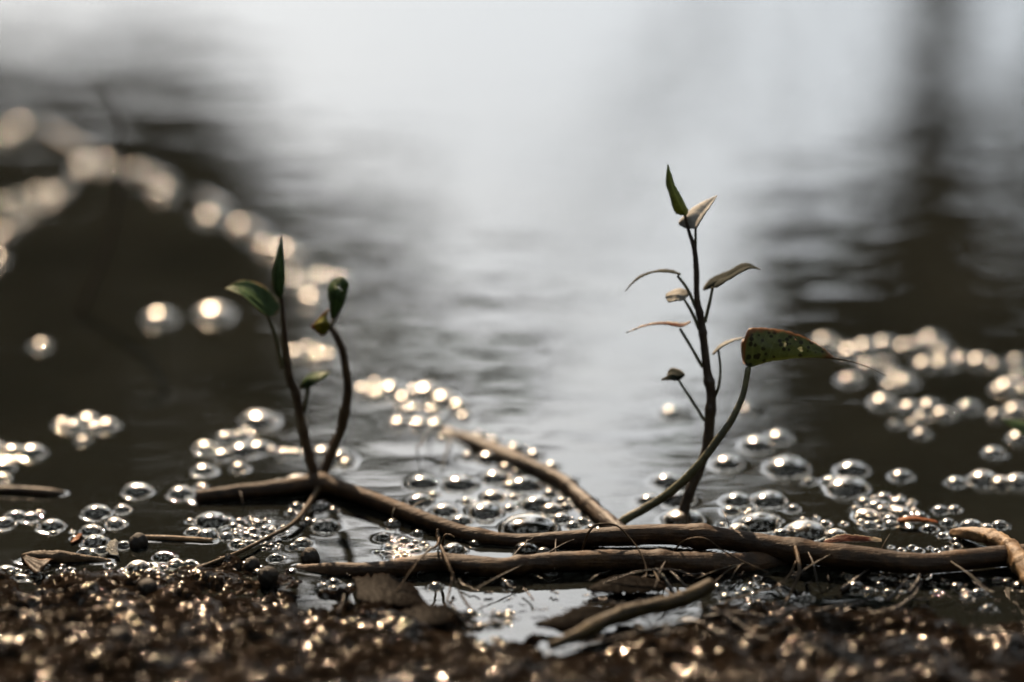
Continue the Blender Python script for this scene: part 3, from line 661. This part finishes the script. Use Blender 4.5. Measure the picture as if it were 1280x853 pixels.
s2 = stalk('shoot', [(399, 607, 18), (407, 585, 12.5), (417, 560, 12), (430, 522, 11.5), (435, 484, 10.5), (430, 447, 9.5), (422, 423, 8.5), (412, 408, 6)], pl, M_BROWNSHOOT, vA, bA, n=80, nodes=(.55,))
s2['label'] = 'curved arm of the fork with a curled yellowing tip'
leaf('leaf', [(415, 400, 0), (412, 385, 1), (410, 363, 2), (416, 351, 3), (427, 347, 2)], [(417, 398, -1), (419, 385, -2), (421, 370, -3), (424, 358, -1), (428, 347, 2)],
     [(418, 398, 0), (428, 385, 1), (433, 370, 3), (436, 357, 2), (429, 347, 2)], pl, M_LEAF, s2, bA, nu=30, nv=8, holes=((.5, .52, .07, .10), (.62, .28, .03, .05)))
stalk('petiole', [(413, 409, 6), (420, 397, 5), (427, 384, 3)], pl, M_PALE, s2, bA, n=16)
leaf('leaf', [(413, 407, 0), (408, 396, -2), (411, 387, -1), (402, 395, 0), (390, 408, 0)], [(413, 407, 0), (406, 404, -3), (400, 405, -3), (390, 409, 0)],
     [(413, 407, 0), (410, 415, 0), (404, 420, 1), (396, 415, 2), (390, 410, 0)], pl, M_YELLOW, s2, bA, nu=22, nv=6, thick=.0004)
fibre('rootlet', [(400, 606, 3), (385, 632, 2.5), (366, 655, 2), (335, 672, 1.6), (300, 690, 1.6), (265, 704, 1.4), (240, 713, .8)], (7, 5), M_ROOT, vA, bA, 60)
fibre('rootlet', [(549, 672, 4), (546, 682, 7), (530, 694, 10), (515, 712, 8), (497, 738, 4), (478, 762, .5)], (3.2, 2.2), M_ROOT, vA, bA)
fibre('rootlet', [(549, 680, 3), (547, 668, 5), (547, 662, 6)], (6, 4), M_ROOT, vA, bA, 12)
fibre('rootlet', [(553, 682, 3), (555, 672, 6), (562, 669, 7), (568, 672, 6.5)], (3.5, 2.5), M_ROOT, vA, bA, 18)
fibre('rootlet', [(550, 681, 3), (554, 690, 8), (563, 712, 8), (573, 737, 4), (592, 768, .5)], (4, 3), M_ROOT, vA, bA)
fibre('rootlet', [(566, 716, 4), (563, 735, 2.5), (557, 758, .3)], (3.4, 2.6), M_ROOT, vA, bA)
fibre('rootlet', [(727, 690, 3), (733, 672, 8), (741, 659, 11), (755, 655, 12), (772, 658, 11), (788, 674, 8), (800, 690, 6), (808, 712, 3), (806, 730, 1)], (2.8, 1.8), M_ROOT, vA, bA, 50)
fibre('rootlet', [(994, 684, 7), (998, 700, 6.4), (999, 716, 5), (990, 738, 2), (980, 756, 1), (968, 772, 2)], (5, 3), M_ROOT, vA, bA)
fibre('rootlet', [(995, 702, 6), (988, 717, 4), (970, 733, 2.2), (940, 742, 1.4), (905, 752, 1)], (3, 2), M_ROOT, vA, bA)
fibre('rootlet', [(1100, 690, 4), (1106, 678, 6), (1112, 668, 7)], (1.4, .8), M_ROOT, vA, bA, 14)
g_ = np.random.default_rng(12)
def hair_roots(line, parent, base, n):
    Pn, rn = stick_points(line); S = spline(np.column_stack([np.array(Pn) * 1000, np.array(rn) * 1000]), 200) / 1000
    for _ in range(n):
        q = S[int(g_.uniform(10, 190))]; c, r = q[:3], q[3]
        side = -1 if g_.uniform() < .75 else 1; l = g_.uniform(.006, .02); dx = g_.normal(0, .012)
        a = c + [0, side * r * .8, r * .45]; b = c + [dx * .5, side * (r + l * .5), r * .35 + g_.uniform(0, .002)]; e = c + [dx, side * (r + l), max(gz(c[0] + dx, c[1] + side * (r + l)), 0) + .0002]
        tube('rootlet', [a, b, e], [.00026, .0002, .00008], M_SHOOT, parent, base, n=12, seg=6, rough=.15)
hair_roots(RUNNER, vA, bA, 9)
# the lower vine
bB = at(600, 712)
vB = thing('dead_vine', 'lower brown vine in front of the runner above the pale puddle', 'vine', bB)
lying('stem', LOWER, M_VINE, vB, bB, n=160, seg=18, rough=.06, nodes=(.2, .43, .7))
hair_roots(LOWER, vB, bB, 7)
fibre('rootlet', [(842, 690, 5), (850, 680, 8), (866, 673, 10), (885, 675, 10), (900, 686, 7), (925, 700, 5), (960, 716, 3)], (2.4, 1.4), M_ROOT, vB, bB)
fibre('rootlet', [(816, 712, 2), (830, 735, 2), (845, 748, 2)], (3, 1.5), M_ROOT, vB, bB, 16)
# the smooth stem behind
bD = at(600, 560)
vD = thing('floating_vine', 'smooth wet stem floating behind, slanting down to meet the runner', 'stem', bD)
lying('stem', BEHIND, M_WET, vD, bD, n=110, seg=18, rough=.07, nodes=(.63, .78))
fibre('rootlet', [(540, 538, 1), (528, 555, 8), (524, 578, 6), (529, 598, 1)], (2.2, 1.6), M_SHOOT, vD, bD, 20)
fibre('rootlet', [(563, 548, 1), (558, 565, 3), (552, 590, .4)], (2.6, 1.6), M_SHOOT, vD, bD, 16)
# knobbly tan root
bC = at(1240, 676)
vC = thing('knobbly_root', 'bright tan knobbly root bending over the runner at the right', 'root', bC)
lying('stem', KNOBBLY, M_TAN, vC, bC, n=60, seg=18, rough=.13, nodes=(.3, .5, .72))
# near twig on the mud
bE = on_mud(760, 790)
vE = thing('twig', 'short olive brown twig lying on the mud, tip raised', 'twig', bE)
P, r_ = stick_points(TWIG); tube('stem', P, r_, M_TWIG, vE, bE, n=70, seg=16, rough=.07, nodes=(.45, .8))
fibre('rootlet', [(800, 770, 3), (815, 782, 2), (812, 800, .8)], (2, 1.2), M_ROOT, vE, bE, 14)

# tall shoot
bR = at(853, 650); yR = bR[1]
pr = lambda x, y, d=0: up(x, y, yR, .26, d)
vR = thing('tall_shoot', 'tall thin dark shoot with small curled leaves rising from a bubble', 'shoot', bR)
stalk('stem', [(851, 655, 15), (854, 642, 14), (862, 616, 13), (875, 584, 13), (884, 557, 13), (887.5, 520, 12.5), (889, 495, 12), (884, 466, 10.5), (880, 433, 10), (876, 400, 9), (871, 372, 7.5), (870.5, 337, 7), (868, 311, 6), (861, 289, 4.5), (856, 269, 3.5)],
      pr, M_SHOOT, vR, bR, n=150, seg=16, rough=.05, nodes=(.345, .42, .5, .64, .7))
leaf('leaf', [(857, 270, 0), (843, 264, 1), (837, 242, 2), (833, 230, 1), (835, 206, 0)], [(857, 270, -1), (850, 256, -2), (843, 240, -2), (838, 224, -1), (835, 206, 0)],
     [(857, 270, 0), (860, 265, 1), (853, 250, 2), (844, 234, 1), (835, 206, 0)], pr, M_BUD, vR, bR)
p = stalk('petiole', [(869, 322, 4), (869.5, 303, 3.6), (869.5, 285, 3.4)], pr, M_PETIOLE, vR, bR, n=14)
leaf('leaf', [(869, 286, 0), (856, 285, 3), (848, 279, 5), (860, 265, 6), (878, 253, 4), (896, 245, 0)], [(869, 286, 0), (872, 276, 0), (882, 263, 0), (896, 245, 0)],
     [(869, 286, 0), (873, 282, -4), (880, 270, -5), (889, 257, -3), (896, 245, 0)], pr, M_WHITE, p, bR)
p = stalk('petiole', [(870, 386, 4.5), (860, 363, 4), (847, 345, 3.4)], pr, M_PETIOLE, vR, bR, n=20)
leaf('leaf', *slim([(851, 343), (838, 339), (816, 340), (802, 345), (791, 353), (782, 364)], [.6, 1.2, .6, .9, .5, .05], 1.5, 3.2), pr, M_DARKLEAF, p, bR, nu=22, nv=4)
p = stalk('petiole', [(881, 403, 4.5), (886, 382, 4), (891, 359, 3.4)], pr, M_PETIOLE, vR, bR, n=20)
leaf('leaf', [(891, 360, 0), (879, 363, 3), (889, 348, 6), (908, 340, 6), (929, 329, 4), (950, 337, 0)], [(891, 360, 0), (898, 352, 0), (915, 345, 0), (931, 335, 0), (950, 337, 0)],
     [(891, 360, 0), (897, 359, -4), (911, 350, -6), (926, 341, -5), (938, 336, -3), (950, 337, 0)], pr, M_DARKLEAF, p, bR)
p = stalk('petiole', [(874, 412, 4.5), (866, 393, 4), (855, 374, 3.2)], pr, M_PETIOLE, vR, bR, n=20)
leaf('leaf', [(856, 375, 0), (861, 366, 3), (852, 361, 4), (841, 363, 4), (832, 368, 2)], [(856, 375, 0), (850, 369, -1), (842, 368, -1), (832, 371, 0)],
     [(856, 375, 0), (850, 376, -3), (842, 377, -4), (837, 378, -3), (832, 373, 0)], pr, M_PALE, p, bR, nu=18, nv=5)
p = stalk('petiole', [(878, 459, 4.5), (865, 436, 4), (850, 411, 3.4)], pr, M_PETIOLE, vR, bR, n=20)
leaf('leaf', *slim([(863, 402), (855, 406), (847, 406), (832, 404), (810, 406), (783, 416)], [.4, 1.1, 1.5, 1.0, .6, .05], 1.6, 2.8), pr, M_RED, p, bR, nu=22, nv=4)
p = stalk('petiole', [(881, 526, 4.5), (865, 501, 3.8), (848, 475, 3)], pr, M_PETIOLE, vR, bR, n=20)
leaf('leaf', [(848, 476, 0), (856, 468, 2), (848, 462, 3), (840, 460, 3), (834, 466, 1)], [(848, 476, 0), (845, 470, -2), (840, 468, -2), (834, 469, 0)],
     [(848, 476, 0), (842, 476, -3), (834, 475, -3), (827, 474, -2), (834, 471, 0)], pr, M_DARKLEAF, p, bR, nu=16, nv=4)
leaf('leaf', *slim([(845, 474), (838, 473), (832, 474), (827, 475)], [.8, .9, .6, .05], 1.6, 4), pr, M_PALE, p, bR, nu=12, nv=3)
p = stalk('petiole', [(893, 497, 4), (899, 478, 3.6), (900, 460, 3.2), (898, 438, 3)], pr, M_PETIOLE, vR, bR, n=24)
leaf('leaf', *slim([(891, 443), (900, 434), (913, 427), (931, 422)], [.7, 1.2, .8, .05], 1.8, 3.4), pr, M_PALE, p, bR, nu=18, nv=4)

# long leaf stalk with the spotted leaf
bS = at(773, 660); yS = bS[1]
ps = lambda x, y, d=0: up(x, y, yS, .24, d)
vS = thing('leaf_stalk', 'long curved green stalk carrying one large brown spotted leaf', 'leaf', bS)
stalk('stalk', [(766, 663, 12), (773, 656, 11.5), (806, 636, 11), (838, 615, 11, -2), (871, 584, 11, -4), (894, 554, 10, -4), (917, 520, 8.5, -3), (930, 488, 7.5, -1), (935, 460, 7)], ps, M_PETIOLE, vS, bS, n=100, seg=16, rough=.03)
lf = leaf('leaf', [(936, 460, 0), (930, 452, 1), (929, 432, 2), (934, 413, 3), (950, 410, 4), (975, 412, 4), (1000, 419, 3), (1024, 432, 2), (1044, 448, 0)], [(936, 460, 0), (950, 455, 0), (975, 450, 0), (1005, 447, 0), (1044, 448, 0)],
     [(936, 460, 0), (927, 450, 5), (926, 428, 9), (945, 416, 13), (975, 418, 13), (1003, 428, 9), (1044, 448, 0)], ps, M_BIGLEAF, vS, bS, nu=60, nv=16, ragged=.025,
     holes=((.47, .26, .018, .05), (.62, .33, .022, .05), (.60, .13, .014, .03)))
stalk('leaf_tip', [(1040, 447.5, 3), (1060, 451, 1.4), (1085, 459, 1), (1108, 470, .6)], ps, M_ROOT, vS, bS, n=24, seg=7)

# leaf tip poking in at the right edge
bT = at(1312, 600); yT = bT[1]
pt = lambda x, y, d=0: up(x, y, yT, .2, d)
vT = thing('edge_leaf', 'narrow green leaf tip poking in at the right picture edge', 'leaf', bT)
stalk('stalk', [(1316, 604, 9), (1318, 580, 8), (1312, 552, 7)], pt, M_PETIOLE, vT, bT, n=20)
leaf('blade', [(1312, 552, 0), (1322, 530, 4), (1296, 526, 4), (1270, 525, 2), (1250, 524, 0)], [(1312, 552, 0), (1296, 540, -1), (1272, 529, -1), (1250, 524, 0)],
     [(1312, 552, 0), (1298, 557, -5), (1283, 547, -5), (1266, 535, -3), (1250, 524, 0)], pt, M_LEAF, vT, bT)

# far blurred vines and the bent stem
bG = at(60, 250); vG = thing('glinting_vine', 'blurred wet vine glinting white at the upper left', 'vine', bG)
lying('stem', GLINT_VINE, M_GLINT, vG, bG, n=120, rough=.2)
bH = at(190, 222); vH = thing('far_vine', 'blurred brown vine floating far out, sloping down from upper left', 'vine', bH)
lying('stem', FAR_VINE, M_SHOOT, vH, bH, n=60, rough=.1)
bF = at(100, 395); yF = bF[1]; vF = thing('bent_stem', 'faint blurred thin bent stem standing in the dark water', 'stem', bF)
pf = lambda x, y, d=0: up(x, y, yF, .3, d)
stalk('stalk', [(98, 396, 8), (118, 350, 8), (140, 290, 7), (150, 230, 7), (150, 170, 6), (140, 130, 5), (112, 98, 3)], pf, M_SHOOT, vF, bF, n=50)
# reed, sheath and straw stick on the left
bK = at(40, 614); vK = thing('floating_reed', 'short pale reed tip floating in from the left edge', 'reed', bK)
lying('stem', REED, M_WET, vK, bK, n=40, rough=.05)
bQ = at(80, 699); vQ = thing('split_sheath', 'split pale plant sheath with orange patch at the mud edge', 'sheath', bQ)
lying('husk', SHEATH, M_ROOT, vQ, bQ, n=40, rough=.12)
leaf('flap', [(28, 697, 0), (34, 706, 0), (46, 716, 0), (60, 704, 0)], [(30, 696, 0), (42, 703, -2), (52, 708, -2), (62, 702, 0)], [(32, 694, 0), (50, 699, -1), (60, 699, -1), (66, 699, 0)],
     lambda x, y, d=0: at(x, y, .0025 - d * .3), M_HUSK, vQ, bQ, nu=14, nv=3)
bP = at(215, 675); vP = thing('straw', 'thin pale straw floating level beside the bubble clump', 'straw', bP)
lying('stem', STRAW_STICK, M_TAN, vP, bP, n=30, rough=.04)

# ------------------------------------------------------------------ bubbles
def dome_mesh(name, h):
    V, F = [], []; ns, nr = 24, 9
    for i in range(nr):
        a = -.10 + (math.pi / 2 + .10) * i / (nr - 0)
        for j in range(ns):
            t = 2 * math.pi * j / ns; V.append((math.cos(a) * math.cos(t), math.cos(a) * math.sin(t), h * math.sin(a)))
    V.append((0, 0, h))
    for i in range(nr - 1):
        for j in range(ns): F.append((i*ns + j, i*ns + (j+1) % ns, (i+1)*ns + (j+1) % ns, (i+1)*ns + j))
    for j in range(ns): F.append(((nr-1)*ns + j, (nr-1)*ns + (j+1) % ns, nr*ns))
    me = bpy.data.meshes.new(name); me.from_pydata(V, [], F); me.materials.append(M_BUBBLE)
    me.polygons.foreach_set('use_smooth', [True] * len(me.polygons)); return me
DOMES = [dome_mesh('bubble', h) for h in (.42, .5, .58, .66)]
def add_bubble(b, parent=None, base=(0, 0, 0), i=0):
    q, r = bubble_place(b)
    k = 0 if b[2] > 28 else 1 if b[2] > 20 else 2 if b[2] > 11 else 3
    o = bpy.data.objects.new('bubble', DOMES[k]); COL.objects.link(o)
    o.location = Vector(q) - Vector(base); o.location.z += RISE * .55
    e = 1 + .10 * math.sin(b[0] * 12.9 + b[1])
    o.scale = (r * e, r / e, r); o.rotation_euler = (0, 0, b[0] * .7)
    if parent is not None: o.parent = parent
    return o
for lab, L in RAFTS:
    qs = [bubble_place(b)[0] for b in L]; c = np.mean(qs, 0)
    t = thing('bubble_raft', lab, 'bubbles', c, 'rafts of bubbles on the water')
    for b in L: add_bubble(b, t, c)
for lab, b in SINGLES:
    tag(add_bubble(b), lab, 'bubble', 'single bubbles on the water')

# ------------------------------------------------------------------ small things on the mud
def clay_ball(label, px, py, r, lift=.35):
    q = on_mud(px, py); rr = r * scale_at(q); q = q + np.array([0, 0, rr * lift])
    V, F = [], []; ns, nr = 24, 14
    for i in range(nr + 1):
        a = math.pi * i / nr
        for j in range(ns):
            t = 2 * math.pi * j / ns; d = np.array([math.sin(a) * math.cos(t), math.sin(a) * math.sin(t), math.cos(a)])
            k = 1 + .08 * math.sin(3 * d[0] + px) * math.cos(3 * d[1] + py) + .04 * math.sin(7 * d[2] + 5 * d[0] + px) - .08 * d[2]
            V.append(d * rr * k)
    for i in range(nr):
        for j in range(ns): F.append((i*ns + j, (i+1)*ns + j, (i+1)*ns + (j+1) % ns, i*ns + (j+1) % ns))
    o = mesh_obj('clay_ball', V, F, M_BALL); o.location = q; tag(o, label, 'clay ball', 'dark clay balls')
clay_ball('largest dark clay ball at the broken end of the lower vine', 388, 700, 12.5)
clay_ball('dark clay ball sitting among bubbles by the pale straw', 173, 681, 12)
clay_ball('dark clay ball in the froth beside the largest one', 315, 710, 11)
clay_ball('dark clay ball on the glinting mud under the bubble row', 184, 738, 12)
clay_ball('blurred dark clay ball low on the glinting mud', 150, 803, 15)
clay_ball('oval dark lump between the froth and the mud', 335, 724, 13)

def litter(label, A, Mi, B, material=M_DEAD, z=.002, cat='dead leaf'):
    f = lambda x, y, d=0: at(x, y, z + d * .4)
    base = f(Mi[len(Mi) // 2][0], Mi[len(Mi) // 2][1])
    o = leaf('dead_leaf', A, Mi, B, f, material, None, base, nu=36, nv=6, thick=.0004, bow_=.02, ragged=.14); o.location = base
    tag(o, label, cat)
litter('dark dead leaf under the lower vine by the slanting rootlets', [(440, 722, 1), (475, 716, 3), (510, 726, 3), (534, 755, 1)], [(445, 738, 2), (475, 735, 4), (505, 742, 4), (533, 757, 1)], [(445, 752, 0), (470, 760, 1), (505, 760, 1), (530, 760, 0)])
litter('flat dark dead leaf at the near rim of the pale puddle', [(500, 764, 0), (525, 756, 2), (555, 756, 2), (580, 768, 0)], [(502, 770, 1), (530, 766, 3), (558, 766, 3), (580, 770, 0)], [(505, 780, 0), (530, 784, 1), (560, 782, 1), (580, 774, 0)])
litter('black curled dead leaf behind the olive twig', [(672, 778, 0), (700, 768, 4), (722, 758, 6), (760, 754, 7), (800, 757, 3)], [(668, 780, 1), (705, 776, 3), (735, 770, 4), (768, 766, 4), (802, 762, 1)], [(672, 784, 0), (705, 788, 0), (740, 786, 0), (775, 780, 0), (802, 768, 0)])
litter('wet dark leaf floating among fibres right of the puddle', [(735, 735, 0), (760, 722, 2), (795, 720, 2), (830, 728, 0)], [(735, 736, 1), (765, 731, 2.5), (800, 731, 2), (832, 732, 0)], [(740, 740, 0), (770, 743, 0), (805, 743, 0), (832, 737, 0)])
litter('orange leaf scrap on the heap of small bubbles', [(1122, 649, 0), (1135, 646, 2), (1156, 648, 1), (1172, 652, 0)], [(1122, 651, 1), (1138, 649.5, 2), (1156, 650.5, 1.5), (1172, 653, 0)], [(1124, 653, 0), (1140, 653, 0), (1156, 653, 0), (1172, 654, 0)], M_ORANGE, .002, 'leaf scrap')
litter('tiny orange leaf scrap afloat above the split sheath', [(89, 677, 0), (94, 671, 0), (100, 667, 0)], [(88, 678, 0), (95, 673, .3), (102, 668, 0)], [(90, 679, 0), (97, 676, 0), (102, 670, 0)], M_ORANGE, .0006, 'leaf scrap')
litter('pale torn leaf scrap standing between the bubbles by the straw', [(132, 688, 0), (137, 677, 3), (144, 674, 5)], [(138, 694, 0), (141, 684, 3), (146, 676, 5)], [(150, 696, 0), (147, 686, 2), (148, 678, 4)], M_PALE, .001, 'leaf scrap')
litter('brown strip of leaf behind the runner right of centre', [(1030, 676, 1), (1052, 668, 4), (1080, 670, 3), (1102, 674, 0)], [(1030, 678, 1), (1054, 673, 3), (1082, 674, 2), (1102, 676, 0)], [(1032, 681, 0), (1058, 679, 1), (1084, 679, 0), (1102, 678, 0)], M_RED, .002, 'leaf scrap')

STRAWS = [
 ('curved wet straw arching across the mud under the runner', [(1092, 768, 1), (1115, 762, 3), (1138, 748, 4), (1152, 728, 4)], 5),
 ('short wet straw pointing up into the shade under the runner', [(1108, 752, 2), (1122, 738, 4), (1134, 724, 4)], 5),
 ('wet straw pressed against its neighbour beneath the runner', [(1136, 742, 3), (1146, 728, 5), (1150, 718, 5)], 6),
 ('long pale straw lying flat on the mud left of the arching one', [(1014, 766, 1.4), (1040, 760, 2), (1070, 756, 2), (1085, 750, 1.2)], 5),
 ('broad wet straw in the dark water by the low bubble', [(1052, 738, .8), (1070, 724, 1.6), (1092, 706, 2)], 7),
 ('wet blade beside the raised twig tip, leaning left', [(842, 742, 1), (830, 722, 4), (820, 712, 5)], 6),
 ('wet blade crossing behind the raised twig tip', [(868, 744, 1), (852, 728, 4), (838, 714, 4)], 4),
 ('thin straw running along the foot of the olive twig', [(700, 815, 3), (760, 800, 4), (830, 782, 4), (880, 776, 3)], 3.5),
 ('dark straw on the mud right of the raised twig', [(880, 772, 2), (915, 766, 3), (960, 772, 3), (1000, 790, 4)], 4),
 ('slanting fibre from twig tip to the mud below', [(885, 758, 3), (905, 766, 4), (930, 784, 4), (955, 800, 4)], 3),
 ('glossy straw half sunk at the mud edge near the picture border', [(1232, 790, 2), (1262, 792, 2.4), (1300, 796, 3)], 5),
 ('tangled fibre looping over the wet dark leaf', [(745, 733, 2), (780, 720, 5), (820, 712, 6), (850, 714, 5), (870, 722, 4)], 2.4),
 ('straw stub jutting from the near rim of the puddle', [(582, 778, 2), (570, 764, 4), (562, 752, 5)], 4),
 ('dark bent straw beside the puddle rim stub', [(590, 786, 2), (620, 778, 4), (650, 774, 4)], 4),
 ('short glinting straw upright near the puddle dead leaf', [(422, 768, 2), (428, 754, 4), (430, 744, 5)], 5),
]
for lab, pts, wd in STRAWS:
    base = at(pts[0][0], pts[0][1])
    o = fibre('wet_straw', pts, (wd, wd * .5), M_STRAW, None, base, 30); o.location = base
    tag(o, lab, 'straw', 'wet straws and fibres at the mud edge')

# tiny fibres, too many and too small to count
g = np.random.default_rng(77); V, F = [], []
for k in range(420):
    x, y = g.uniform(-.17, .17), g.uniform(.67, .765)
    if x < -.02 and g.uniform() < .6: continue
    z = max(gz(x, y), 0) + .0008; a = g.normal(0, .7); l = .002 + .008 * g.uniform() ** 2; wd = g.uniform(.00015, .0004); nseg = 5
    d = np.array([math.cos(a), math.sin(a), 0]); nn = np.array([-d[1], d[0], 0]); o = len(V); cur = g.normal(0, .25)
    for i in range(nseg):
        t = i / (nseg - 1) - .5; c = np.array([x, y, z]) + d * l * t + nn * l * cur * t * t
        c[2] = max(gz(c[0], c[1]), 0) + .0005 + wd + .001 * g.uniform()
        V += [c + nn * wd, c + [0, 0, wd], c - nn * wd, c - [0, 0, wd]]
    for i in range(nseg - 1):
        for j in range(4): F.append((o + i*4 + j, o + i*4 + (j+1) % 4, o + i*4 + 4 + (j+1) % 4, o + i*4 + 4 + j))
deb = mesh_obj('plant_litter', V, F, M_STRAW); deb['kind'] = 'stuff'
tag(deb, 'scattered tiny wet plant fibres over the mud bank', 'litter')
